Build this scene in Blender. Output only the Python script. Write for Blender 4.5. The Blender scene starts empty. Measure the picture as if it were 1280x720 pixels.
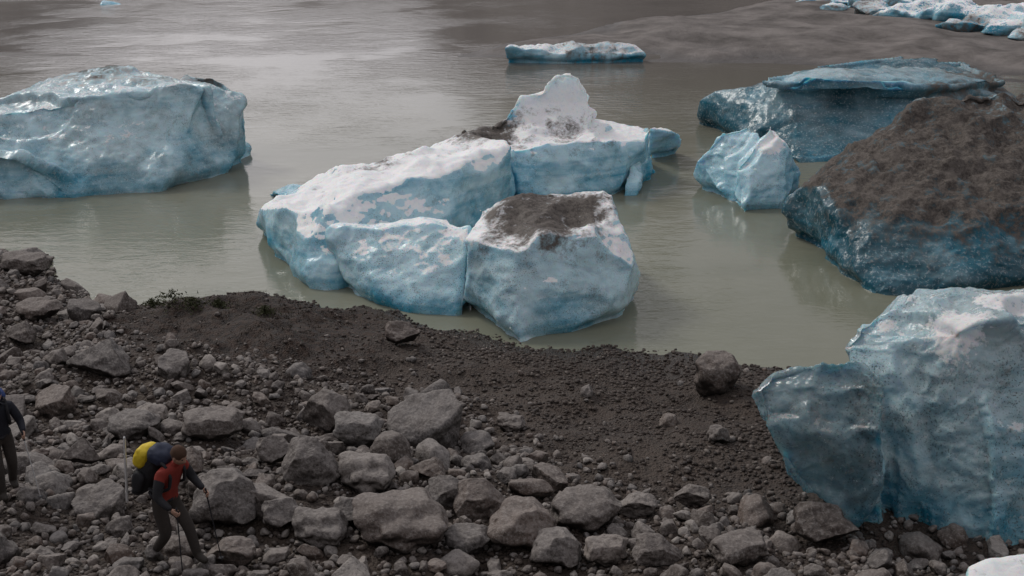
import bpy, bmesh, math, numpy as np
from mathutils import Vector, Matrix, Euler, Quaternion
D=bpy.data; S=bpy.context.scene
rng=np.random.default_rng(7)
CAMH=12.0; PITCH=math.radians(20); F=1400.0
sP,cP=math.sin(PITCH),math.cos(PITCH)
# survey helper: bearing/elevation reading + distance -> metres on the site (y = distance from the viewpoint; default = on the lake level)
def ray(u,v):
    dx=(u-640)/F; dy=(360-v)/F
    return dx, cP+dy*sP, -sP+dy*cP
def P(u,v,y=None):
    a,b,c=ray(u,v)
    t=(-CAMH/c) if y is None else y/b
    return (a*t,b*t,CAMH+c*t)
# ---------- numpy noise
def hsh(i,j,k,s):
    n=(i.astype(np.int64)*374761393+j.astype(np.int64)*668265263+k.astype(np.int64)*2147483647+s*1274126177)&0xffffffff
    n=((n^(n>>13))*1274126177)&0xffffffff
    n=((n^(n>>16))*2246822519)&0xffffffff
    return ((n^(n>>15))&0xffffff)/float(0xffffff)
def vnoise(p,s=0):
    f=np.floor(p).astype(np.int64); r=p-f; w=r*r*r*(r*(r*6-15)+10)
    o=0
    for a in (0,1):
        for b in (0,1):
            for c in (0,1):
                g=hsh(f[:,0]+a,f[:,1]+b,f[:,2]+c,s)
                o=o+g*(w[:,0] if a else 1-w[:,0])*(w[:,1] if b else 1-w[:,1])*(w[:,2] if c else 1-w[:,2])
    return o*2-1
def fbm(p,o=4,s=0,g=.5):
    r=0;a=1
    for i in range(o):
        r=r+a*vnoise(p*(2.03**i)+i*17.3,s+i); a*=g
    return r
def worley(p,s=0):
    f=np.floor(p).astype(np.int64); best=np.full(len(p),9.)
    for a in (-1,0,1):
        for b in (-1,0,1):
            for c in (-1,0,1):
                q=f+np.array([a,b,c])
                d=np.stack([q[:,n]+hsh(q[:,0],q[:,1],q[:,2],s+n*31) for n in range(3)],1)-p
                best=np.minimum(best,(d*d).sum(1))
    return np.sqrt(best)
def sst(a,b,x):
    t=np.clip((x-a)/(b-a),0,1); return t*t*(3-2*t)
# ---------- terrain
SX=[-400,-60,-40,-24,-17.6,-14.7,-12.1,-10.8,-7.2,-5.3,-.9,1.3,4.5,7.5,13.2,40,120,400]
SY=[160,62,46,39.5,36.6,34.1,31,32.1,32.4,31.3,29,27.8,27.5,26.7,26.3,22,10,-60]
NX=[-6,-4.6,3,9,17,24,32,60,130,400]; NY=[83,81.4,82,80,80,77,70,60,55,50]
FX=[-6,-4.6,4,10,20,25,60,130,400]; FY=[83,82,93,103,110,118,150,200,400]
def mossf(x,y): return np.exp(-(((x+7.0)/4.3)**2+((y-27.2)/4.4)**2)**2)
def height(x,y):
    x=np.asarray(x,float); y=np.asarray(y,float)
    p=np.stack([x,y,np.zeros_like(x)],1)
    d=np.interp(x,SX,SY)-y + .7*fbm(p*.5,4,5)
    z=np.where(d>0,.17*d,.14*d); z=np.maximum(z,-3)
    z=z+np.where(d>0,sst(0,4,d),0)*(.22*fbm(p*.35,3,9)+.07*fbm(p*1.6,3,3))+.015*fbm(p*5,2,4)
    z=z+.45*mossf(x,y)*sst(0,1.5,d)*(1+.5*fbm(p*.9,3,31))
    z=np.where(y<9,np.minimum(np.maximum(z,z+(9-y)*.62),14+.05*np.abs(y)),z)
    m=np.minimum(y-np.interp(x,NX,NY),np.interp(x,FX,FY)-y)+1.6*fbm(p*.12,3,12)
    zm=np.clip(m*.08,-3,None); zm=1.0*np.tanh(zm/1.0)+sst(0,3,m)*.3*fbm(p*.22,4,15)
    z=np.maximum(z,zm)
    m2=14-np.sqrt(((x+70)*.45)**2+((y-131)*1.3)**2)
    z=np.maximum(z,np.clip(m2*.12,-3,1.3))
    R=np.sqrt(x*x+y*y); az=np.degrees(np.arctan2(x,y))
    hh=np.interp(az,[-180,-60,-30,-22,-14,-6,2,12,30,70,180],[60,150,125,90,58,72,125,180,200,180,60])
    mt=sst(330,620,R)*hh*(.85+.35*fbm(p*.012,5,21))-3
    z=np.where(R>320,np.maximum(z,mt),z)
    return z
def H1(x,y): return float(height([x],[y])[0])
def T(u,v):
    a,b,c=ray(u,v)
    t=np.arange(10,60,.05); z=height(a*t,b*t); g=np.where(CAMH+c*t<z)[0]
    k=t[g[0]]; return (a*k,b*k,float(z[g[0]]))
# ---------- helpers
def link(o): S.collection.objects.link(o); return o
def mesh_np(name,V,Fc,mat=None,smooth=True):
    me=D.meshes.new(name); V=np.asarray(V,np.float32); Fc=np.asarray(Fc,np.int32); n=Fc.shape[1]
    me.vertices.add(len(V)); me.vertices.foreach_set('co',V.ravel())
    me.loops.add(Fc.size); me.loops.foreach_set('vertex_index',Fc.ravel())
    me.polygons.add(len(Fc)); me.polygons.foreach_set('loop_start',np.arange(0,Fc.size,n,dtype=np.int32))
    me.update(calc_edges=True)
    me.polygons.foreach_set('use_smooth',np.full(len(me.polygons),smooth))
    if mat: me.materials.append(mat)
    return me
def setattr_f(me,name,a):
    at=me.attributes.new(name,'FLOAT','POINT'); at.data.foreach_set('value',np.asarray(a,np.float32))
def evalmesh(o,name):
    dg=bpy.context.evaluated_depsgraph_get(); dg.update()
    me=D.meshes.new_from_object(o.evaluated_get(dg)); me.name=name
    return me
class N:
    def __init__(s,mat): s.t=mat.node_tree if hasattr(mat,'node_tree') else mat; s.t.nodes.clear()
    def __call__(s,ty,ins={},**kw):
        n=s.t.nodes.new(ty)
        for k,v in kw.items(): setattr(n,k,v)
        for k,v in ins.items():
            if isinstance(v,bpy.types.NodeSocket): s.t.links.new(v,n.inputs[k])
            else: n.inputs[k].default_value=v
        return n
    def noise(s,vec,sc,det=4,ro=.55,dist=0):
        return s('ShaderNodeTexNoise',{'Vector':vec,'Scale':sc,'Detail':det,'Roughness':ro,'Distortion':dist}).outputs['Fac']
    def math(s,op,a,b=0.,c=None,clamp=False):
        d={0:a,1:b}
        if c is not None: d[2]=c
        return s('ShaderNodeMath',d,operation=op,use_clamp=clamp).outputs[0]
    def mix(s,f,a,b,blend='MIX'):
        n=s('ShaderNodeMix',data_type='RGBA',blend_type=blend)
        for i,v in ((0,f),(6,a),(7,b)):
            if isinstance(v,bpy.types.NodeSocket): s.t.links.new(v,n.inputs[i])
            else: n.inputs[i].default_value=v if i==0 else (*v,1)
        return n.outputs[2]
    def rng(s,v,a,b,c=0.,d=1.):
        return s('ShaderNodeMapRange',{0:v,1:a,2:b,3:c,4:d},clamp=True).outputs[0]
    def attr(s,n): return s('ShaderNodeAttribute',attribute_name=n).outputs['Fac']
    def bump(s,h,st,dist,nrm=None):
        d={'Strength':st,'Distance':dist,'Height':h}
        if nrm: d['Normal']=nrm
        return s('ShaderNodeBump',d).outputs[0]
    def out(s,sh): s('ShaderNodeOutputMaterial',{'Surface':sh})
def newmat(n):
    m=D.materials.new(n); m.use_nodes=True; return m,N(m)
def simple(name,col,rough=.8,var=.3,sc=12,bs=.3,metal=0.):
    m,n=newmat(name); co=n('ShaderNodeTexCoord').outputs['Object']
    f=n.noise(co,sc); c=n.mix(f,tuple(x*(1-var) for x in col),tuple(min(1,x*(1+var)) for x in col))
    n.out(n('ShaderNodeBsdfPrincipled',{'Base Color':c,'Roughness':rough,'Metallic':metal,'Normal':n.bump(n.noise(co,sc*4),bs,.01)}).outputs[0]); return m
# ---------- materials
def ice_mat():
    m,n=newmat('glacier_ice_surface')
    pos=n('ShaderNodeNewGeometry').outputs['Position']
    big=n.noise(pos,.4,3,.55,.5); med=n.noise(pos,1.9,4,.6,.3); fine=n.noise(pos,9,3,.7); sp=n.noise(pos,30,1,.7)
    lay=n.noise(n('ShaderNodeMapping',{'Vector':pos,'Rotation':(.25,.45,.2),'Scale':(.25,.25,2.2)}).outputs[0],1.3,3,.6,.6)
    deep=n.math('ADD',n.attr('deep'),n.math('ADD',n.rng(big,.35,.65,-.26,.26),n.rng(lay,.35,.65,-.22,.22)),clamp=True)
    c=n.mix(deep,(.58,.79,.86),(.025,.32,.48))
    c=n.mix(n.rng(med,.52,.7,0,.3),c,(.24,.53,.65))
    c=n.mix(n.math('MULTIPLY',n.attr('silt'),n.rng(med,.3,.6,.45,1.),clamp=True),c,n.mix(deep,(.32,.365,.365),(.10,.19,.215)))
    c=n.mix(n.attr('dark'),c,n.mix(deep,(.11,.17,.195),(.012,.075,.105)))
    c=n.mix(n.rng(fine,.54,.72,0,.4),c,(.78,.87,.90))
    pit=n.math('MULTIPLY',n.rng(sp,.54,.64),n.rng(med,.42,.62,0.,.6))
    c=n.mix(pit,c,n.mix(.7,c,(.03,.06,.07)))
    dots=n.math('MULTIPLY',n.rng(sp,.62,.67),n.rng(big,.44,.6,.1,.7))
    c=n.mix(dots,c,(.07,.075,.08))
    snow=n.math('ADD',n.attr('snow'),n.math('ADD',n.rng(med,.3,.7,-.18,.18),n.rng(fine,.3,.7,-.12,.12)))
    sf=n.rng(snow,.38,.52)
    c=n.mix(sf,c,n.mix(n.rng(fine,.3,.5),(.82,.86,.89),(.95,.95,.95)))
    dirt=n.math('ADD',n.attr('dirt'),n.math('ADD',n.rng(med,.3,.7,-.4,.4),n.rng(fine,.3,.7,-.25,.25)))
    dc=n.mix(n.rng(fine,.38,.62),(.046,.038,.033),(.125,.108,.095)); dc=n.mix(n.rng(med,.5,.7,0,.5),dc,(.17,.15,.135)); dc=n.mix(n.rng(sp,.6,.66,0,.5),dc,(.22,.20,.18))
    dn=n.rng(dirt,.25,.85)
    c=n.mix(dn,c,dc)
    hb=n.math('ADD',n.math('MULTIPLY',fine,.35),med)
    nb=n.bump(hb,.42,.09)
    r=n.rng(dirt,.3,.6,.17,.9); r=n.mix(sf,r,(.6,.6,.6))
    b=n('ShaderNodeBsdfPrincipled',{'Base Color':c,'Roughness':r,'IOR':1.33,'Normal':nb,'Transmission Weight':n.attr('clear'),'Subsurface Weight':n.rng(dn,0,1,.5,0),'Subsurface Radius':(.10,.5,.75),'Subsurface Scale':.4})
    n.out(b.outputs[0]); return m
ICE=ice_mat()
def rock_mat():
    m,n=newmat('weathered_rock'); g=n('ShaderNodeNewGeometry'); pos=g.outputs['Position']
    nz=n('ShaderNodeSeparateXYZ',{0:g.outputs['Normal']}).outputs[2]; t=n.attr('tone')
    a=n.noise(pos,2.6,4,.65); f=n.noise(pos,18,3,.7)
    c=n.mix(n.rng(t,0,.8),(.055,.038,.030),(.20,.176,.162)); c=n.mix(n.rng(t,.8,1.),c,(.40,.365,.33))
    hue=n.math('FRACT',n.math('MULTIPLY',t,13.7))
    c=n.mix(n.rng(hue,.6,1.,0,.65),c,(.135,.085,.06)); c=n.mix(n.rng(hue,.35,0.,0,.6),c,(.125,.128,.132))
    c=n.mix(n.rng(a,.42,.62,0,.5),c,(.085,.068,.058))
    c=n.mix(n.rng(f,.50,.66,0,.55),c,(.33,.305,.285))
    c=n.mix(n.rng(f,.46,.34,0,.7),c,(.024,.018,.015))
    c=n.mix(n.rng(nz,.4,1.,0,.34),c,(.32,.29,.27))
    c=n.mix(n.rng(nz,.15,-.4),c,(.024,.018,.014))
    hb=n.math('ADD',n.math('MULTIPLY',a,1.4),n.math('MULTIPLY',f,.45))
    n.out(n('ShaderNodeBsdfPrincipled',{'Base Color':c,'Roughness':.82,'Normal':n.bump(hb,.75,.07)}).outputs[0]); return m
ROCK=rock_mat()
def pebble_mat():
    m,n=newmat('gravel_stone'); pos=n('ShaderNodeNewGeometry').outputs['Position']; t=n.attr('tone')
    c=n.mix(t,(.021,.014,.011),(.088,.067,.055)); c=n.mix(n.rng(t,.88,1.,0,.8),c,(.24,.21,.185))
    c=n.mix(n.rng(n.noise(pos,.6,2),.4,.6,0,.6),c,(.040,.025,.017))
    n.out(n('ShaderNodeBsdfPrincipled',{'Base Color':c,'Roughness':.7}).outputs[0]); return m
PEB=pebble_mat()
def ground_mat():
    m,n=newmat('moraine_ground'); g=n('ShaderNodeNewGeometry'); pos=g.outputs['Position']
    z=n('ShaderNodeSeparateXYZ',{0:pos}).outputs[2]
    v2=n('ShaderNodeTexVoronoi',{'Vector':pos,'Scale':20.})
    big=n.noise(pos,.45,4,.6); med=n.noise(pos,5,4,.7)
    bw=n('ShaderNodeSeparateColor',{0:v2.outputs['Color']}).outputs[0]
    c=n.mix(bw,(.019,.013,.010),(.065,.050,.040))
    c=n.mix(n.rng(med,.4,.65,0,.6),c,(.052,.032,.021))
    c=n.mix(n.rng(big,.42,.62,0,.6),c,(.072,.052,.039))
    c=n.mix(n.rng(n.math('ADD',n.attr('moss'),n.rng(med,.3,.7,-.35,.35)),.35,.6,0,.94),c,n.mix(n.rng(med,.4,.6),(.011,.006,.0035),(.040,.021,.012)))
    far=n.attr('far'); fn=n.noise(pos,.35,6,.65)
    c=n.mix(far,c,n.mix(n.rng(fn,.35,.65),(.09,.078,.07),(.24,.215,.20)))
    wet=n.rng(z,.02,.3,1,0); c=n.mix(n.math('MULTIPLY',wet,.65),c,(.018,.013,.010))
    hb=n.math('ADD',n.math('MULTIPLY',v2.outputs['Distance'],-.5),med)
    hb=n.math('ADD',hb,n.math('MULTIPLY',n.math('MULTIPLY',fn,far),6.))
    n.out(n('ShaderNodeBsdfPrincipled',{'Base Color':c,'Roughness':n.rng(wet,0,1,.8,.4),'Normal':n.bump(hb,.9,.09)}).outputs[0]); return m
GROUND=ground_mat()
def water_mat():
    m,n=newmat('silty_lake_water'); pos=n('ShaderNodeNewGeometry').outputs['Position']
    mp=n('ShaderNodeMapping',{'Vector':pos,'Scale':(.6,1.5,1.)}).outputs[0]
    big=n.noise(pos,.07,4,.6,1.)
    c=n.mix(n.rng(big,.35,.65),(.178,.186,.135),(.24,.242,.185))
    yy=n('ShaderNodeSeparateXYZ',{0:pos}).outputs[1]
    c=n.mix(n.rng(yy,38,85),c,(.128,.115,.103))
    w1=n.noise(mp,1.3,2,.5,.4); w2=n.noise(mp,5,2,.6); calm=n.rng(n.noise(pos,.09,3,.6),.4,.6,.14,1.)
    hb=n.math('MULTIPLY',n.math('ADD',w1,n.math('MULTIPLY',w2,.35)),calm)
    n.out(n('ShaderNodeBsdfPrincipled',{'Base Color':c,'Roughness':.09,'IOR':1.325,'Normal':n.bump(hb,.32,.12)}).outputs[0]); return m
WATER=water_mat()
# ---------- ground sheet
def axis(lo,a,b,hi,st,grow):
    l=list(np.arange(a,b,st)); s=st; x=a
    L=[]
    while x>lo: s*=grow; x-=s; L.append(x)
    s=st; x=l[-1]; Rr=[]
    while x<hi: s*=grow; x+=s; Rr.append(x)
    return np.array(L[::-1]+l+Rr)
ax=axis(-1500,-24,18,1500,.12,1.04); ay=axis(-700,9,40,1500,.12,1.025)
X,Y=np.meshgrid(ax,ay); x=X.ravel(); y=Y.ravel(); z=height(x,y)
nx,ny=len(ax),len(ay); i=np.arange(nx-1)[None,:]+nx*np.arange(ny-1)[:,None]; i=i.ravel()
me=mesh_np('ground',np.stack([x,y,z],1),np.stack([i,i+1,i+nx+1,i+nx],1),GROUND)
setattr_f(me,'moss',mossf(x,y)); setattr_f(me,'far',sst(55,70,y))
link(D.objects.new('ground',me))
me=mesh_np('lake_water',[(-1500,0,0),(1500,0,0),(1500,1500,0),(-1500,1500,0)],[(0,1,2,3)],WATER)
link(D.objects.new('lake_water',me))
# ---------- icebergs
def facets(co,no,R,tilt,seed):
    r=np.random.default_rng(seed+500); n=len(co)
    cand=r.permutation(n)[:4000]; keep=[]
    for i in cand:
        if not keep or np.min(((co[keep]-co[i])**2).sum(1))>(R*.75)**2: keep.append(i)
    s=co[keep]; m=no[keep]+r.normal(size=(len(keep),3))*tilt; m/=np.linalg.norm(m,axis=1)[:,None]; off=r.uniform(-.12,.08,len(keep))*R
    out=np.empty(n)
    for a in range(0,n,20000):
        v=co[a:a+20000]; nv=no[a:a+20000]
        D2=s[None]-v[:,None]; dist=np.sqrt((D2**2).sum(2)); dn=nv@m.T
        val=((D2*m[None]).sum(2)+off[None])/np.clip(dn,.35,1)+.10*R*(dist/R)**4+R*.9*np.clip((.72-dn)/.4,0,3)
        val=np.where(dist<2.6*R,val,9.)
        out[a:a+20000]=val.min(1)
    return np.clip(np.where(out>5,0,out),-.38*R,.14*R)
def relax(e,val,it):
    n=len(val); v=val.copy(); cnt=np.bincount(e.ravel(),minlength=n)[:,None] if v.ndim==2 else np.bincount(e.ravel(),minlength=n)
    for _ in range(it):
        if v.ndim==2: s=np.stack([np.bincount(e[:,0],v[e[:,1],c],n)+np.bincount(e[:,1],v[e[:,0],c],n) for c in range(v.shape[1])],1)
        else: s=np.bincount(e[:,0],v[e[:,1]],n)+np.bincount(e[:,1],v[e[:,0]],n)
        v=.4*v+.6*s/np.maximum(cnt,1)
    return v
def berg(hulls,vox=.1,seed=0,amp=.16,dirt=(),dirtup=0.,snow=0.,deep=.3,silt=.0,base=-1.2,blobs=(),name='iceberg',sm=1,dark=0.,cell=.55,notch=.22,crest=1.,clear=None,low=.45,fr=1.5,tilt=.20,fs=.75):
    bm=bmesh.new()
    for h in hulls:
        pts=[]
        for q in h:
            p=P(*q) if len(q)==3 else P(q[0],q[1],None)
            pts.append(p)
            if len(q)==2: pts.append((p[0],p[1]+.25,base))
        vs=[bm.verts.new(p) for p in pts]
        r=bmesh.ops.convex_hull(bm,input=vs)
        dl=[e for e in set(r['geom_interior']+r['geom_unused']) if isinstance(e,bmesh.types.BMVert) and e.is_valid and not e.link_faces]
        if dl: bmesh.ops.delete(bm,geom=dl,context='VERTS')
    bmesh.ops.recalc_face_normals(bm,faces=bm.faces)
    me=D.meshes.new('t'); bm.to_mesh(me); bm.free(); o=link(D.objects.new('t',me))
    r=o.modifiers.new('r','REMESH'); r.mode='VOXEL'; r.voxel_size=vox
    s=o.modifiers.new('s','SMOOTH'); s.factor=.5; s.iterations=sm
    m2=evalmesh(o,'iceberg'); D.objects.remove(o)
    n=len(m2.vertices); co=np.empty(n*3,np.float32); m2.vertices.foreach_get('co',co); co=co.reshape(-1,3).astype(float)
    no=np.empty(n*3,np.float32); m2.vertex_normals.foreach_get('vector',no); no=no.reshape(-1,3).astype(float)
    ed=np.empty(len(m2.edges)*2,np.int32); m2.edges.foreach_get('vertices',ed); ed=ed.reshape(-1,2)
    no=relax(ed,no,5); no/=np.maximum(np.linalg.norm(no,axis=1),1e-6)[:,None]
    big=fbm(co*.5+seed,3,seed); rid=1-np.abs(fbm(co*1.1+seed*3,3,seed+5))*1.6
    wp=co+.4*np.stack([fbm(co*.9+7,3,seed+1),fbm(co*.9+3,3,seed+2),fbm(co*.9+5,3,seed+3)],1)
    w0=worley(wp*cell+seed,seed+9); w1=worley(wp*cell*2.7+seed,seed+19); w2=worley(wp*cell*7+seed,seed+29); fi=fbm(co*4.5,3,seed+2)
    hh=(co[:,2]-max(base,-.2))/(co[:,2].max()-max(base,-.2)); up0=np.clip(no[:,2],0,1)
    dm=dirtup*sst(.25,.75,up0)*sst(.2,.5,hh)
    for (u,v,yy,rad,st) in dirt:
        q=np.array(P(u,v,yy)); d=np.linalg.norm((co-q)*np.array([1,.8,1.3]),axis=1)/rad
        dm=np.maximum(dm,st*np.exp(-d**3))
    fc=relax(ed,facets(co,no,fr,tilt,seed),2)
    k=amp*(.5*big+.7*(w0-.55)+.45*(w1-.5)+.24*(w2-.5)+.25*(rid-.5)+.12*fi)+fs*fc
    if base<0: k-=notch*np.exp(-((co[:,2]-.05)/.22)**2)
    co=co+no*k[:,None]
    co[:,2]+=crest*amp*sst(.3,.8,up0)*sst(.4,.9,hh)*(1.0*fbm(co*np.array([.9,.7,0])+seed,4,seed+40))+.1*dm*fbm(co*2.2,3,seed+44)*(dirtup>0)
    m2.vertices.foreach_set('co',co.astype(np.float32).ravel()); m2.update()
    m2.polygons.foreach_set('use_smooth',np.full(len(m2.polygons),True))
    no2=np.empty(n*3,np.float32); m2.vertex_normals.foreach_get('vector',no2); no2=no2.reshape(-1,3)
    up=np.clip(no2[:,2],0,1); zt=co[:,2]; h=(zt-max(base,-.2))/(zt.max()-max(base,-.2))
    sn=snow*sst(.55,.8,up)*sst(.3,.55,h)
    for (u,v,yy,rad,st) in blobs:
        q=np.array(P(u,v,yy)); d=np.linalg.norm(co-q,axis=1)/rad; sn=np.maximum(sn,st*np.exp(-d**3))
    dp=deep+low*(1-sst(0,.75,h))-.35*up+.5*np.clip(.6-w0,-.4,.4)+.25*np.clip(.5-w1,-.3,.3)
    setattr_f(m2,'dirt',dm); setattr_f(m2,'snow',sn); setattr_f(m2,'deep',dp)
    setattr_f(m2,'silt',np.clip(silt+.25*big,0,1)*(.35+.65*sst(0,.4,h)) if silt>0 else np.zeros(n))
    setattr_f(m2,'dark',np.clip(dark+.3*big*(dark>0)-.6*up*sst(.6,1,h)*(dark>0),0,1)*np.ones(n))
    setattr_f(m2,'clear',np.zeros(n) if clear is None else clear(co))
    m2.materials.clear(); m2.materials.append(ICE)
    return link(D.objects.new(name,m2))
# left berg
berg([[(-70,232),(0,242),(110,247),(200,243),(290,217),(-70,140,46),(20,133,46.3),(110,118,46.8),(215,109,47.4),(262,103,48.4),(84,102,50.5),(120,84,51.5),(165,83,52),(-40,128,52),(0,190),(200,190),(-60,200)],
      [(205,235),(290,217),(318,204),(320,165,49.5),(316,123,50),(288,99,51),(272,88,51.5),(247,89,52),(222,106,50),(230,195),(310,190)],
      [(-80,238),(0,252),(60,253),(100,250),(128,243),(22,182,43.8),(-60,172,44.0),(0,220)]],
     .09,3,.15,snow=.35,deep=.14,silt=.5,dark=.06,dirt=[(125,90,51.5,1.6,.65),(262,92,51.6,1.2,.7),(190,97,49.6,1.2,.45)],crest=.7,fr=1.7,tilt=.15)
# centre back block + snowy peak
berg([[(650,256),(700,254),(770,246),(790,236),(815,205),(640,183,43.5),(700,177,44),(770,173,44.6),(815,168,46),(814,155,48),(570,160,46),(600,157,46.5),(640,149,47.5),(740,140,48.5),(795,148,48.5),(600,200),(790,195)],
      [(612,155,46),(636,130,46.5),(662,119,47),(690,112,47.5),(742,112,47.3),(745,145,46.4),(625,172,45.3),(735,170,45.4),(740,130,49.5),(650,150,48.5),(730,150,49)],
      [(664,116,46.9),(688,97,47),(700,89,47.1),(714,86,47.2),(728,92,47.5),(741,108,47.2),(740,140,46.6),(680,140,46.6),(715,110,48.4)]],
     .08,11,.12,dirt=[(598,164,45.3,1.8,1.1),(705,163,45.5,1.2,.5)],snow=1.1,deep=.28,silt=.0,blobs=[(700,112,47,2.3,1.05)],crest=1.0,fr=1.1)
# centre long left block
berg([[(320,288),(342,336),(380,364),(425,368),(480,350),(560,312),(640,275),(328,264,37.2),(365,257,35.6),(410,251,34.7),(480,235,36.1),(560,208,38.4),(641,185,41),(345,243,39),(430,206,39.6),(520,181,41.6),(590,164,43.6),(615,170,43.5),(646,250),(350,245),(500,212),(630,215)],
      [(330,240),(350,238,41),(385,226,42),(400,236,41),(345,258),(420,240),(400,225)]],
     .08,21,.12,dirt=[(470,205,40,1.0,.6),(600,165,43.8,1.2,1)],snow=1.1,deep=.32,silt=.0,crest=1.0,fr=1.2,tilt=.17)
# centre front block, left wing and right lobe
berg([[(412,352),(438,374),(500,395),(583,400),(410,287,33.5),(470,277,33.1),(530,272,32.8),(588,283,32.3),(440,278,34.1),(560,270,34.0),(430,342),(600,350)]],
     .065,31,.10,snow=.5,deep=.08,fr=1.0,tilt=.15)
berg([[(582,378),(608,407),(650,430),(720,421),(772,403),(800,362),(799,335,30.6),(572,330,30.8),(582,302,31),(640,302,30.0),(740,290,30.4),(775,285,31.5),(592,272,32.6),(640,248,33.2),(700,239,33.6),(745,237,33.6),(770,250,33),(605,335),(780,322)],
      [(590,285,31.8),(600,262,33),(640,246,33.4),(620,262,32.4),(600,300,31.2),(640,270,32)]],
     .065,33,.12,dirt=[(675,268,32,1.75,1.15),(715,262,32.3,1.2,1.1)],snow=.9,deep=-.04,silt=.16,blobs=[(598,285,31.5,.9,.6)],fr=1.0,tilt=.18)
berg([[(812,160,49),(830,154,50),(850,168,50),(815,194),(851,190),(820,180)]],.08,5,.1,snow=.9,deep=.2,fr=.7)
berg([[(785,205,45),(812,190,46.5),(822,224),(800,246),(776,246),(785,225),(818,210)]],.08,6,.1,snow=.2,deep=.5,fr=.7)
# small blue berg
berg([[(870,200,45),(873,235),(903,161,45),(937,152,45),(905,252),(955,190,43.8),(950,258),(880,220),(955,215)],
      [(928,267),(987,263),(1001,238),(1002,212,43.2),(987,180,43),(963,153,43.6),(918,205,42.8),(912,240,42.4),(990,222),(930,222)]],.055,41,.11,snow=.35,deep=.18,blobs=[(965,165,43.2,1.,.8)],cell=.8,crest=1.,fr=.85,fs=.6)
# right, behind
berg([[(868,153),(930,173),(1000,206),(1060,204),(1280,185),(872,128,58),(900,112,57),(930,108,56),(990,102,54.5),(1200,114,53.8),(1280,118,54.5),(1000,92,60),(1200,90,61),(900,140),(1280,150)],
      [(940,101,54.),(1050,76,58),(1110,70,60),(1200,75,60),(1262,99,55),(1150,105,52.3),(1000,103,52.6),(1000,116,53.4),(1150,122,53.2),(1240,116,55)]],
     .1,51,.13,snow=.25,deep=.6,silt=.45,dark=.82,dirt=[(1225,95,56,2.,.8),(1190,112,53,1.6,.6)],crest=.3,fr=1.5,tilt=.13,fs=.55)
# right, dirt covered
berg([[(1000,300),(1040,335),(1095,372),(1140,377),(1280,360),(1420,350),(982,265,38.4),(986,238,38.6),(1040,198,40),(1090,160,40),(1160,125,40.5),(1230,113,41),(1300,118,41),(1420,150,41),(1030,228,37),(1130,243,35.3),(1280,255,34.6),(1420,250,35),(1010,240),(1400,200)]],
     .075,61,.2,dirt=[(1150,180,38,3.9,1.1),(1250,190,37.5,4.,1.1),(1080,205,38.5,2,1.0)],dirtup=.95,deep=.6,silt=.4,dark=.82,crest=.6,fr=1.3)
# far flat berg
berg([[(630,62,78.5),(636,78),(720,80),(806,76),(808,68,79),(788,54,80),(700,51,81),(640,57,80),(640,66),(800,66)]],.14,71,.16,dirt=[(740,50,80.5,3,.55)],snow=.5,deep=.35,silt=.4,fs=.4)
# foreground right: clear lobe fused with the main block
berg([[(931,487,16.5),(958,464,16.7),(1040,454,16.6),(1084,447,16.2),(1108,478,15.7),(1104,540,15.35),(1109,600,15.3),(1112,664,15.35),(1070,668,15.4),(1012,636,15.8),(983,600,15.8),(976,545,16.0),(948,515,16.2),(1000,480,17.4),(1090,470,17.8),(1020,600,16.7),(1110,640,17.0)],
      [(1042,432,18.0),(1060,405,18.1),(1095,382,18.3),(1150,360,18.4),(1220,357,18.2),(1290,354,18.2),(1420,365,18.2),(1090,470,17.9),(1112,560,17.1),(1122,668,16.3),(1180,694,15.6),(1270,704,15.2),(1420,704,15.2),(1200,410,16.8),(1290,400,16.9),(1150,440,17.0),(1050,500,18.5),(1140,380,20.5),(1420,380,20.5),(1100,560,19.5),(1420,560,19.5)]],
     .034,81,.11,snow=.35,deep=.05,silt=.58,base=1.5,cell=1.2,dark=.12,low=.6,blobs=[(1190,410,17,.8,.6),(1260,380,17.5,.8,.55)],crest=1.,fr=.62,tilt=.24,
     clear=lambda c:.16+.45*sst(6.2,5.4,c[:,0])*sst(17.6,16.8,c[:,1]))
berg([[(1212,712,13.8),(1240,700,13.9),(1300,692,14),(1400,695,14),(1205,745,13.5),(1400,760,13.2),(1400,710,14.8),(1250,708,14.6),(1250,770,13)]],.04,91,.04,snow=1.,deep=.0,name='ice_chunk',base=1.5,fs=.2)
# stranded ice field (one object)
me_b=bmesh.new()
for k in range(60):
    t=rng.random()**.75; u=992+t*330+rng.normal()*12; v=-2+t*44+rng.normal()*4
    p=P(u,max(v,-8)); x0,yy=p[0]*.925,p[1]*.925; s=(.9+1.1*t)*rng.uniform(.5,1.2)
    vs=[]; zb=H1(x0,yy)-.2
    for q in range(14):
        d=rng.normal(size=3); d/=np.linalg.norm(d)
        vs.append(me_b.verts.new((x0+d[0]*s*1.9,yy+d[1]*s*1.2,zb+.3*s+d[2]*s*rng.uniform(.4,.9))))
    r=bmesh.ops.convex_hull(me_b,input=vs)
    dl=[e for e in set(r['geom_interior']+r['geom_unused']) if isinstance(e,bmesh.types.BMVert) and e.is_valid and not e.link_faces]
    if dl: bmesh.ops.delete(me_b,geom=dl,context='VERTS')
me=D.meshes.new('t'); me_b.to_mesh(me); o=link(D.objects.new('t',me)); r=o.modifiers.new('r','REMESH'); r.mode='VOXEL'; r.voxel_size=.2
m2=evalmesh(o,'stranded_ice'); D.objects.remove(o); n=len(m2.vertices); co=np.empty(n*3,np.float32); m2.vertices.foreach_get('co',co); co=co.reshape(-1,3)
no=np.empty(n*3,np.float32); m2.vertex_normals.foreach_get('vector',no); no=no.reshape(-1,3)
co2=co+no*(.2*fbm(co*.7,4,3))[:,None]; m2.vertices.foreach_set('co',co2.astype(np.float32).ravel()); m2.update()
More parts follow.
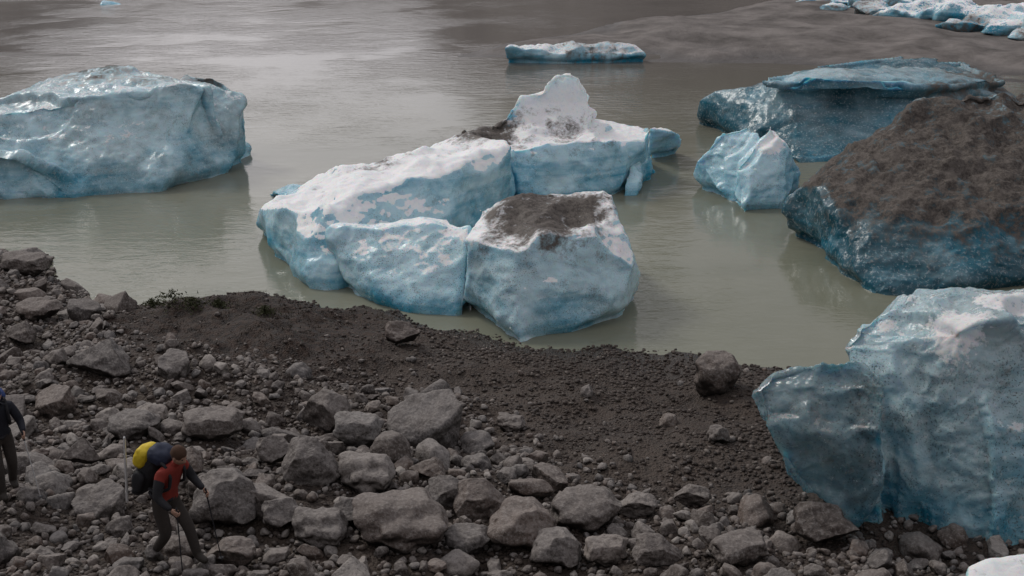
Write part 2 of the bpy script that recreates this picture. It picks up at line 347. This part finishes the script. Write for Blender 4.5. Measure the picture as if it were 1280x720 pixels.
setattr_f(m2,'dirt',.6*sst(.1,.6,fbm(co*.2,2,8))); setattr_f(m2,'snow',.5*np.clip(no[:,2],0,1)+.05); setattr_f(m2,'deep',.45+.5*fbm(co*.2,2,5)); setattr_f(m2,'silt',np.full(n,.3)); setattr_f(m2,'dark',np.zeros(n)); setattr_f(m2,'clear',np.zeros(n))
m2.polygons.foreach_set('use_smooth',np.full(len(m2.polygons),True)); m2.materials.clear(); m2.materials.append(ICE); link(D.objects.new('stranded_ice',m2))
berg([[(118,8),(130,8),(158,7),(125,0,119),(150,1,119),(130,2),(155,2)]],.2,95,.1,snow=.3,deep=.7,fs=.3)
berg([[(362,86),(385,86),(366,82,77.8),(380,81,77.8),(372,83)]],.08,96,.05,dark=.8,deep=.4,name='ice_chunk',fs=.1)
# ---------- rocks
def ico(sub):
    bm=bmesh.new(); bmesh.ops.create_icosphere(bm,subdivisions=sub,radius=1)
    V=np.array([v.co[:] for v in bm.verts]); Fc=np.array([[v.index for v in f.verts] for f in bm.faces]); bm.free(); return V,Fc
def rockvar(sub,seed,cuts=9,rough=.12):
    V,Fc=ico(sub); r=np.random.default_rng(seed); V=V.copy()
    V*=1+.25*fbm(V*1.1+seed*5,2,seed)[:,None]
    dm=(.54,.68,.80)[seed%3]
    for c in range(cuts):
        n=r.normal(size=3); n/=np.linalg.norm(n); d=r.uniform(dm-.07,dm+.17)
        e=np.maximum(0,V@n-d); V-=n*(e*.95)[:,None]
    V*=1+rough*.5*fbm(V*2.3+seed,3,seed)[:,None]
    V*=np.array([1,r.uniform(.6,.95),r.uniform(.5,.85)]); V/=np.abs(V[:,0]).max()
    return V,Fc
def scatter(name,vars_,items,mat):
    Vs=[];Fs=[];Ts=[];o=0
    for (p,s,k,e,tone) in items:
        V,Fc=vars_[k]; M=np.array(Euler(e).to_matrix()); W=(V*s)@M.T+np.array(p)
        Vs.append(W);Fs.append(Fc+o);Ts.append(np.full(len(V),tone)); o+=len(V)
    me=mesh_np(name,np.concatenate(Vs),np.concatenate(Fs),mat); setattr_f(me,'tone',np.concatenate(Ts)); return link(D.objects.new(name,me))
big=[rockvar(5,100+i) for i in range(8)]; medv=[rockvar(4,200+i,10) for i in range(16)]+[rockvar(3,230+i,10) for i in range(16)]; sml=[rockvar(2,300+i,7) for i in range(12)]; tiny=[rockvar(1,400+i,4) for i in range(10)]
placed_grid={}
def tryp(x,y,r,k=.8):
    for (a,b,c) in placed_grid.get((int(x//1.5),int(y//1.5)),[]):
        if (a-x)**2+(b-y)**2<(k*(r+c))**2: return False
    return True
def add(x,y,r):
    for i in (-1,0,1):
        for j in (-1,0,1): placed_grid.setdefault((int(x//1.5)+i,int(y//1.5)+j),[]).append((x,y,r))
HERO=[(410,548,38,70,.55),(448,566,32,45,.88),(128,482,48,52,.3),(500,438,25,32,.35),(900,497,30,58,.35),(386,612,42,62,.6),(285,665,46,66,.45),(458,620,36,48,.84),(186,540,28,34,.93),(30,350,30,26,.25),(25,438,26,30,.25),(1030,690,42,52,.1),(735,668,46,50,.4),(600,655,42,46,.5),(660,695,50,52,.65),(500,690,60,60,.42),(800,655,30,34,.85),(265,560,40,36,.4),(235,600,30,34,.5),(340,590,26,40,.7),(165,555,30,34,.3),(560,640,34,36,.45),(700,715,36,40,.6),(400,690,34,44,.6),(290,720,36,44,.5),(760,715,30,34,.86),(100,590,26,36,.4),(350,670,30,40,.6),(45,405,26,24,.2),(820,715,34,36,.4),(900,560,16,20,.4),(640,545,18,20,.4),(870,640,26,28,.4),(930,715,40,34,.25),(540,610,30,30,.5),(440,665,30,34,.3),(585,700,30,34,.3)]
for k,(u,v,w,h,tone) in enumerate(HERO):
    p=T(u,v-4); dist=math.sqrt(p[0]**2+p[1]**2+(12-p[2])**2); r=w/F*dist
    hz=h/2/F*dist/.93
    V,Fc=big[k%8]; V=V*np.array([r,r*.95,hz/np.abs(V[:,2]).max()*1.0]); rot=rng.uniform(-.4,.4)+ (math.pi if k%2 else 0)
    M=np.array(Euler((0,0,rot)).to_matrix()); V=V@M.T
    V=V+r*.04*np.stack([fbm(V*2.5/r+k,3,k),fbm(V*2.5/r+k+9,3,k),fbm(V*2.5/r+k+19,3,k)],1)
    me=mesh_np('boulder',V,Fc,ROCK); setattr_f(me,'tone',np.full(len(V),tone)); o=link(D.objects.new('boulder',me)); o.location=(p[0],p[1]+r*.55,p[2]+hz*.55+.05)
    add(p[0],p[1]+r*.55,r*1.)
# angular split block with a pale flat top
def slab(u,v,w,h,tone,tilt,yaw):
    p=T(u,v); dist=math.sqrt(p[0]**2+p[1]**2+(12-p[2])**2); r=w/F*dist; hz=h/2/F*dist
    bm=bmesh.new(); pts=[(-.8,-.4,-1),(0,-.75,-1.1),(.75,-.5,-1.1),(.9,.5,-1),(-.7,.6,-1),(-1.,-.2,.1),(-.35,-.7,-.1),(.35,-.72,.45),(1.0,-.1,.85),(.7,.65,1.05),(-.35,.6,.85),(-.95,.3,.4)]
    for q in pts: bm.verts.new((q[0]*r,q[1]*r,q[2]*hz))
    bmesh.ops.convex_hull(bm,input=bm.verts[:])
    me=D.meshes.new('t'); bm.to_mesh(me); bm.free(); o=link(D.objects.new('t',me)); m=o.modifiers.new('r','REMESH'); m.mode='VOXEL'; m.voxel_size=r/18
    s=o.modifiers.new('s','SMOOTH'); s.factor=.5; s.iterations=1
    me=evalmesh(o,'boulder'); D.objects.remove(o)
    n=len(me.vertices); co=np.empty(n*3,np.float32); me.vertices.foreach_get('co',co); co=co.reshape(-1,3)
    co=co+.022*np.stack([fbm(co*5+i*9,4,i) for i in range(3)],1); me.vertices.foreach_set('co',co.astype(np.float32).ravel()); me.update()
    me.materials.clear(); me.materials.append(ROCK); setattr_f(me,'tone',np.full(n,tone)); me.polygons.foreach_set('use_smooth',np.full(len(me.polygons),True))
    o=link(D.objects.new('boulder',me)); o.location=(p[0],p[1]+r*.5,p[2]+hz*.75); o.rotation_euler=(tilt,0,yaw); add(p[0],p[1]+r*.5,r)
slab(530,562,48,62,.52,.1,.1); slab(215,470,22,26,.6,.1,1.2); slab(690,612,26,26,.35,.1,2.2); slab(62,520,26,30,.5,.15,-.6); slab(330,650,34,40,.7,.1,2.9); slab(120,650,30,34,.6,.1,.6)
pc=P(1300,715,14.1); add(pc[0],pc[1],.9); add(pc[0]-.6,pc[1]-.3,.6)
def ylim(x): return np.interp(x,[-30,-11.6,-11.0,-9.5,-8.2,-4.5,-1.3,-.2,.9,2.8,5,9,20],[60,60,27.5,24.5,22.8,22.4,22.4,20,18,16.6,15.8,14.8,13])
items=[]
def fill(n,rlo,rhi,zone,k,vars_,out,sink=.2,pw=2.):
    xs=rng.uniform(-19,14,n); ys=rng.uniform(9.5,40,n); zz=height(xs,ys)
    for x,y,z in zip(xs,ys,zz):
        if z<-.02: continue
        if rng.random()>zone(x,y): continue
        r=rlo+(rhi-rlo)*rng.random()**pw
        if not tryp(x,y,r,k): continue
        kk=rng.integers(16)+(16 if r<.18 else 0) if vars_ is medv else rng.integers(len(vars_))
        add(x,y,r); out.append(((x,y,z+r*sink),r,kk,(rng.normal()*.4,rng.normal()*.4,rng.uniform(0,6.28)),rng.random()**1.1))
def zb(x,y): return 1/(1+math.exp((y-ylim(x))*3))*(1 if x>-8.5 else .25)
fill(2200,.22,.56,zb,.74,medv,items,.2,1.9)
def zm(x,y): return max(1/(1+math.exp((y-ylim(x)-.3)*3)),.003)
fill(15000,.09,.25,zm,.66,medv,items,.25,2.2)
items2=[]
def zs(x,y): return max(1/(1+math.exp((y-ylim(x)-.6)*1.6)),.012)
fill(48000,.035,.11,zs,.6,sml,items2,.35,2.)
scatter('boulder_field',medv,items,ROCK); scatter('cobbles',sml,items2,ROCK)
n=110000; xs=rng.uniform(-17,13,n); ys=rng.uniform(10,38,n); zz=height(xs,ys); rr=.018+.055*rng.random(n)**3
clump=fbm(np.stack([xs,ys,0*xs],1)*.8,3,77)
ok=(zz>-.03)&(rng.random(n)<.75+.6*clump)&(rng.random(n)>mossf(xs,ys)*.97)
ix=np.where(ok)[0]; kk=rng.integers(len(tiny),size=len(ix)); Vt=np.stack([v for v,_ in tiny])[kk]; a=rng.uniform(0,6.28,len(ix)); ca,sa=np.cos(a),np.sin(a)
W=Vt*rr[ix][:,None,None]; W=np.stack([W[...,0]*ca[:,None]-W[...,1]*sa[:,None],W[...,0]*sa[:,None]+W[...,1]*ca[:,None],W[...,2]],-1)+np.stack([xs[ix],ys[ix],zz[ix]+rr[ix]*.3],1)[:,None,:]
nv=W.shape[1]; Fc=(tiny[0][1][None]+ (np.arange(len(ix))*nv)[:,None,None]).reshape(-1,3)
me=mesh_np('gravel',W.reshape(-1,3),Fc,PEB); setattr_f(me,'tone',np.repeat(rng.random(len(ix)),nv)); link(D.objects.new('gravel',me))
# moss / low tufts
MOSS=simple('moss',(.024,.016,.008),.95,.5,6)
V=[];Fc=[]
mx=rng.uniform(-12,-2.5,2600); my=rng.uniform(22,33,2600); mz=height(mx,my); mk=mossf(mx,my); mc=fbm(np.stack([mx,my,0*mx],1)*.7,2,99)
for x,y,z,kq,cq in zip(mx,my,mz,mk,mc):
    if z<.05 or rng.random()>kq*(.5+cq): continue
    s=rng.uniform(.02,.06)
    for b in range(7):
        a=rng.uniform(0,6.28); l=s*rng.uniform(.6,1.5); w=.01; dx,dy=math.cos(a),math.sin(a); bx=x+rng.normal()*s; by=y+rng.normal()*s
        o=len(V); V+=[(bx-dy*w,by+dx*w,z-.01),(bx+dy*w,by-dx*w,z-.01),(bx+dx*l*.6,by+dy*l*.6,z+l)]; Fc.append((o,o+1,o+2))
link(D.objects.new('moss_tufts',mesh_np('moss_tufts',V,Fc,MOSS)))
GR=simple('shrub_leaf',(.045,.05,.018),.9,.5,6)
for (u,v,s0) in ((215,380,.55),(190,384,.35),(272,384,.3),(240,383,.4),(330,392,.3)):
    V=[];Fc=[]; p=T(u,v)
    for b in range(420):
        a=rng.uniform(0,6.28); rad=abs(rng.normal())*s0*.7; h=s0*.7*rng.random()*math.exp(-(rad/s0)**2*2); bx=p[0]+math.cos(a)*rad; by=p[1]+math.sin(a)*rad; q=rng.normal(size=3)*.045; q2=rng.normal(size=3)*.03
        c=np.array([bx,by,p[2]+h]); o=len(V); V+=[tuple(c),tuple(c+q),tuple(c+q2)]; Fc.append((o,o+1,o+2))
    link(D.objects.new('shrub',mesh_np('shrub',V,Fc,GR)))
# ---------- people
def skin(name,V,E,R,root,mat,lv=2):
    me=D.meshes.new(name); me.from_pydata(V,E,[]); o=link(D.objects.new(name,me))
    m=o.modifiers.new('s','SKIN'); m.use_smooth_shade=True
    for i,r in enumerate(R):
        sv=me.skin_vertices[0].data[i]; sv.radius=(r,r) if not isinstance(r,tuple) else r; sv.use_root=(i==root)
    s=o.modifiers.new('u','SUBSURF'); s.levels=lv
    m2=evalmesh(o,name); D.objects.remove(o); m2.materials.clear()
    for q in (mat if isinstance(mat,list) else [mat]): m2.materials.append(q)
    m2.polygons.foreach_set('use_smooth',np.full(len(m2.polygons),True))
    return link(D.objects.new(name,m2))
def blob(name,loc,scale,mat,rot=(0,0,0),sub=3,p=1.0,fn=None):
    V,Fc=ico(sub)
    if p!=1: V=np.sign(V)*np.abs(V)**p
    V=V*np.array(scale)
    if fn is not None: V=fn(V)
    V=V@np.array(Euler(rot).to_matrix()).T+np.array(loc)
    return link(D.objects.new(name,mesh_np(name,V,Fc,mat)))
def tube(name,pts,R,mat): return skin(name,pts,[(i,i+1) for i in range(len(pts)-1)],R,0,mat,1)
SKIN=simple('skin',(.42,.25,.18),.6,.1,20,.05); BLK=simple('black_fabric',(.018,.018,.022),.8,.4,30); TRO=simple('trouser_fabric',(.045,.037,.032),.9,.3,25)
RED=simple('red_fabric',(.26,.03,.02),.8,.3,20); YEL=simple('yellow_fabric',(.65,.48,.02),.6,.2,18); BLU=simple('blue_fabric',(.02,.05,.18),.7,.3,18); NAV=simple('navy_fabric',(.015,.022,.05),.7,.3,18); HAIR=simple('brown_hair',(.07,.035,.02),.9,.4,60)
BOOT=simple('boot_leather',(.035,.028,.022),.7,.3,30); METAL=simple('pole_metal',(.7,.7,.7),.35,.1,30,.02,.3); DBL=simple('dark_clothing',(.015,.017,.026),.85,.4,25); LIP=simple('lips',(.3,.12,.1),.6,.1)
def hiker(loc,yaw,pose,top,sleeve,legs,hat,packc,packtop,name='hiker',scale=1.):
    root=link(D.objects.new(name,None)); parts=[]
    j=pose
    names=['pelvis','waist','chest','neck','headb','hipR','kneeR','ankR','toeR','hipL','kneeL','ankL','toeL','shR','elR','wrR','shL','elL','wrL']
    V=[j[n] for n in names]; ix={n:i for i,n in enumerate(names)}
    E=[('pelvis','waist'),('waist','chest'),('chest','neck'),('neck','headb'),('pelvis','hipR'),('hipR','kneeR'),('kneeR','ankR'),('ankR','toeR'),('pelvis','hipL'),('hipL','kneeL'),('kneeL','ankL'),('ankL','toeL'),('chest','shR'),('shR','elR'),('elR','wrR'),('chest','shL'),('shL','elL'),('elL','wrL')]
    R=dict(pelvis=.135,waist=.13,chest=.155,neck=.062,headb=.055,hipR=.108,kneeR=.08,ankR=.062,toeR=.045,hipL=.108,kneeL=.08,ankL=.062,toeL=.045,shR=.082,elR=.062,wrR=.04,shL=.082,elL=.062,wrL=.04)
    b=skin('body',V,[(ix[a],ix[c]) for a,c in E],[R[n] for n in names],0,[top,sleeve,legs,BOOT,SKIN]); parts.append(b)
    grp={0:0,1:0,2:0,3:4,4:2,5:2,6:2,7:3,8:2,9:2,10:2,11:3,12:0,13:1,14:1,15:0,16:1,17:1}
    A=np.array([V[ix[a]] for a,c in E]); B=np.array([V[ix[c]] for a,c in E])
    for pl in b.data.polygons:
        c=np.array(pl.center); t=np.clip(((c-A)*(B-A)).sum(1)/((B-A)**2).sum(1),0,1); d=np.linalg.norm(A+t[:,None]*(B-A)-c,axis=1)
        k=int(np.argmin(d-np.array([.03 if g in(0,) else 0 for g in grp.values()])))
        mi=grp[k]
        if k in(6,10) and t[k]>.78: mi=3
        if k==0 and t[k]<.35: mi=2
        pl.material_index=mi
    h=np.array(j['head'])
    def hf(V):
        V=V.copy(); f=V[:,0]>0; V[:,0]+=np.where(f,.028*np.exp(-((V[:,1]/.018)**2+((V[:,2]+.015)/.028)**2)),0)
        lo=V[:,2]<-.03; V[:,1]*=np.where(lo,1-.28*np.clip((-.03-V[:,2])/.09,0,1),1)
        V[:,0]-=np.where(f,.012*np.exp(-((np.abs(V[:,1])-.032)**2/.0003+(V[:,2]-.012)**2/.0002)),0)
        return V
    tl=j.get('tilt',.25)
    M=np.array(Euler((0,tl,0)).to_matrix())
    def hp(p): return tuple(h+M@np.array(p))
    parts.append(blob('head',h,(.098,.078,.122),SKIN,(0,tl,0),4,fn=hf))
    for s in(-1,1):
        parts.append(blob('eye',hp((.083,s*.031,.012)),(.009,.011,.007),BLK,(0,tl,0),2)); parts.append(blob('ear',hp((0,s*.079,-.005)),(.02,.01,.032),SKIN,(0,tl,0),2))
    parts.append(blob('mouth',hp((.088,0,-.055)),(.006,.022,.005),LIP,(0,tl,0),2))
    parts.append(blob('hat' if hat is not HAIR else 'hair',hp((-.018,0,.035)),(.108,.09,.105),hat,(0,tl,0),3,fn=lambda V:V*(1+.05*fbm(V*30,2,3))[:,None]))
    for sd in('R','L'):
        w=np.array(j['wr'+sd]); e=np.array(j['el'+sd]); d=(w-e)/np.linalg.norm(w-e); sg=-1 if sd=='R' else 1
        up=np.array([0,0,1.]); lat=np.cross(d,up); lat/=np.linalg.norm(lat); nn=np.cross(lat,d)
        pc=w+d*.045; Vv=[tuple(w),tuple(pc)]; Ee=[(0,1)]; Rr=[.028,.034]
        for q,ln in zip((-1.5,-.5,.5,1.5),(.8,.95,1.,.85)):
            b0=pc+d*.035+nn*q*.019; c1=b0+d*.03*ln; c2=c1+d*.008+lat*sg*.026*ln; c3=c2-d*.022*ln+lat*sg*.010
            o=len(Vv); Vv+=[tuple(b0),tuple(c1),tuple(c2),tuple(c3)]; Ee+=[(1,o),(o,o+1),(o+1,o+2),(o+2,o+3)]; Rr+=[.0095,.009,.0085,.0075]
        tb=w+d*.025+nn*.028; t2=tb+d*.03+lat*sg*.02+nn*.012; t3=t2+d*.02+lat*sg*.018-nn*.006
        o=len(Vv); Vv+=[tuple(tb),tuple(t2),tuple(t3)]; Ee+=[(1,o),(o,o+1),(o+1,o+2)]; Rr+=[.011,.01,.0085]
        parts.append(skin('hand',Vv,Ee,Rr,1,SKIN,1))
        if 'pole'+sd in j:
            g=pc+d*.04+lat*sg*.014; f=np.array(j['pole'+sd]); ax_=(g-f)/np.linalg.norm(g-f)
            parts.append(tube('trekking_pole',[tuple(g+ax_*.09),tuple(g-ax_*.08)],[.016,.014],BLK)); parts.append(tube('pole_shaft',[tuple(g-ax_*.07),tuple(f)],[.010,.007],BLK if top is RED else METAL))
            parts.append(blob('basket',f+ax_*.06,(.035,.035,.006),BLK,sub=2))
    ch=np.array(j['chest']); sp=ch-np.array(j['pelvis']); lean=math.atan2(sp[0],sp[2]); Rm=np.array(Euler((0,lean,0)).to_matrix())
    def bp(p): return tuple(np.array(j['waist'])+Rm@np.array(p))
    wob=lambda V:V*(1+.10*fbm(V*11,3,4))[:,None]
    parts.append(blob('pack_body',bp((-.27,0,.14)),(.15,.18,.29),packc[0],(0,lean,0),4,.7,wob))
    parts.append(blob('pack_pocket',bp((-.36,-.04,.30)),(.11,.18,.16),packc[1],(0,lean,0),4,.75,wob))
    parts.append(blob('side_pocket',bp((-.27,-.19,.0)),(.09,.05,.15),packc[0],(0,lean,0),3,.7,wob))
    parts.append(blob('pack_lid',bp((-.18,0,.44)),(.15,.18,.10),packtop,(0,lean,0),4,.75,wob))
    parts.append(blob('bed_roll',bp((-.28,0,-.17)),(.08,.22,.08),packc[2],(0,lean,0),3,.6,wob))
    for s in(-1,1):
        parts.append(tube('strap',[bp((-.14,s*.11,.44)),bp((.0,s*.13,.45)),bp((.12,s*.12,.34)),bp((.15,s*.13,.18)),bp((.02,s*.17,.02)),bp((-.13,s*.15,-.02))],[.022]*6,BLK))
    parts.append(tube('hip_belt',[bp((-.13,-.13,-.08)),bp((.02,-.16,-.1)),bp((.15,0,-.1)),bp((.02,.16,-.1)),bp((-.13,.13,-.08))],[.026]*5,BLK))
    if 'picket' in j:
        parts.append(tube('snow_picket',[bp((-.30,-.25,-.36)),bp((-.60,-.25,.56))],[.018,.016],METAL))
    for p in parts: p.parent=root
    root.location=loc; root.rotation_euler=(0,0,yaw); root.scale=(scale,)*3; return root
p=T(214,703)
pose=dict(pelvis=(0,0,.90),waist=(.05,0,1.06),chest=(.17,0,1.28),neck=(.27,0,1.45),headb=(.31,0,1.51),head=(.355,0,1.585),tilt=.45,
 hipR=(.01,-.1,.86),kneeR=(.10,-.11,.46),ankR=(-.16,-.12,.12),toeR=(.0,-.12,.04),hipL=(.02,.1,.86),kneeL=(.27,.11,.50),ankL=(.36,.12,.09),toeL=(.52,.12,.045),
 shR=(.2,-.19,1.37),elR=(.20,-.29,1.10),wrR=(.40,-.27,.98),shL=(.2,.19,1.37),elL=(.26,.28,1.12),wrL=(.46,.24,1.03),poleR=(.50,-.3,.0),poleL=(.62,.27,.0),picket=1)
hiker((p[0],p[1],p[2]+.05),math.radians(-28),pose,RED,BLK,TRO,HAIR,(BLK,YEL,BLK),NAV,scale=1.1)
p=T(12,622)
pose2=dict(pelvis=(0,0,.93),waist=(.02,0,1.08),chest=(.08,0,1.32),neck=(.12,0,1.48),headb=(.14,0,1.55),head=(.165,0,1.63),tilt=.2,
 hipR=(.01,-.1,.89),kneeR=(.15,-.11,.5),ankR=(.13,-.12,.09),toeR=(.28,-.12,.045),hipL=(.0,.1,.89),kneeL=(.03,.11,.48),ankL=(-.15,.12,.11),toeL=(.0,.12,.045),
 shR=(.1,-.19,1.4),elR=(.08,-.28,1.13),wrR=(.28,-.28,1.03),shL=(.1,.19,1.4),elL=(.12,.29,1.13),wrL=(.33,.25,1.05),poleR=(.40,-.32,.0),poleL=(.5,.3,.0))
hiker((p[0],p[1],p[2]+.05),math.radians(-50),pose2,DBL,DBL,TRO,BLU,(BLK,DBL,DBL),BLU,scale=1.05)
# ---------- light
el,az=math.radians(42),math.radians(-48)
w=D.worlds.new('World'); S.world=w; w.use_nodes=True; n=N(w)
sky=n('ShaderNodeTexSky',sky_type='NISHITA',sun_disc=False,sun_elevation=el,sun_rotation=az)
co=n('ShaderNodeTexCoord').outputs['Generated']
mp=n('ShaderNodeMapping',{'Vector':co,'Scale':(1,1,2.6)}).outputs[0]
cl=n.noise(mp,2.2,5,.6,.4)
cc=n.mix(n.rng(cl,.3,.7),(3.1,3.0,3.2),(5.9,5.7,5.8))
dirv=(math.sin(math.radians(-14))*.97,math.cos(math.radians(-14))*.97,.22)
dt=n('ShaderNodeVectorMath',{0:co,1:dirv},operation='DOT_PRODUCT').outputs['Value']
cc=n.mix(n.rng(dt,.90,1.,0,1),cc,(11.0,10.5,10.6))
c=n.mix(.88,sky.outputs[0],cc)
bg=n('ShaderNodeBackground',{'Color':c,'Strength':.115}); n('ShaderNodeOutputWorld',{'Surface':bg.outputs[0]})
sd=D.lights.new('sun','SUN'); sd.energy=1.25; sd.angle=math.radians(14); sd.color=(1,.96,.9); so=link(D.objects.new('sun',sd))
dv=Vector((math.sin(az)*math.cos(el),math.cos(az)*math.cos(el),math.sin(el))); so.rotation_euler=dv.to_track_quat('Z','Y').to_euler()
cd=D.cameras.new('camera'); cd.lens=F/1280*36; cd.clip_end=5000; cam=link(D.objects.new('camera',cd)); cam.location=(0,0,CAMH); cam.rotation_euler=(math.pi/2-PITCH,0,0); S.camera=cam
S.view_settings.view_transform='Standard'
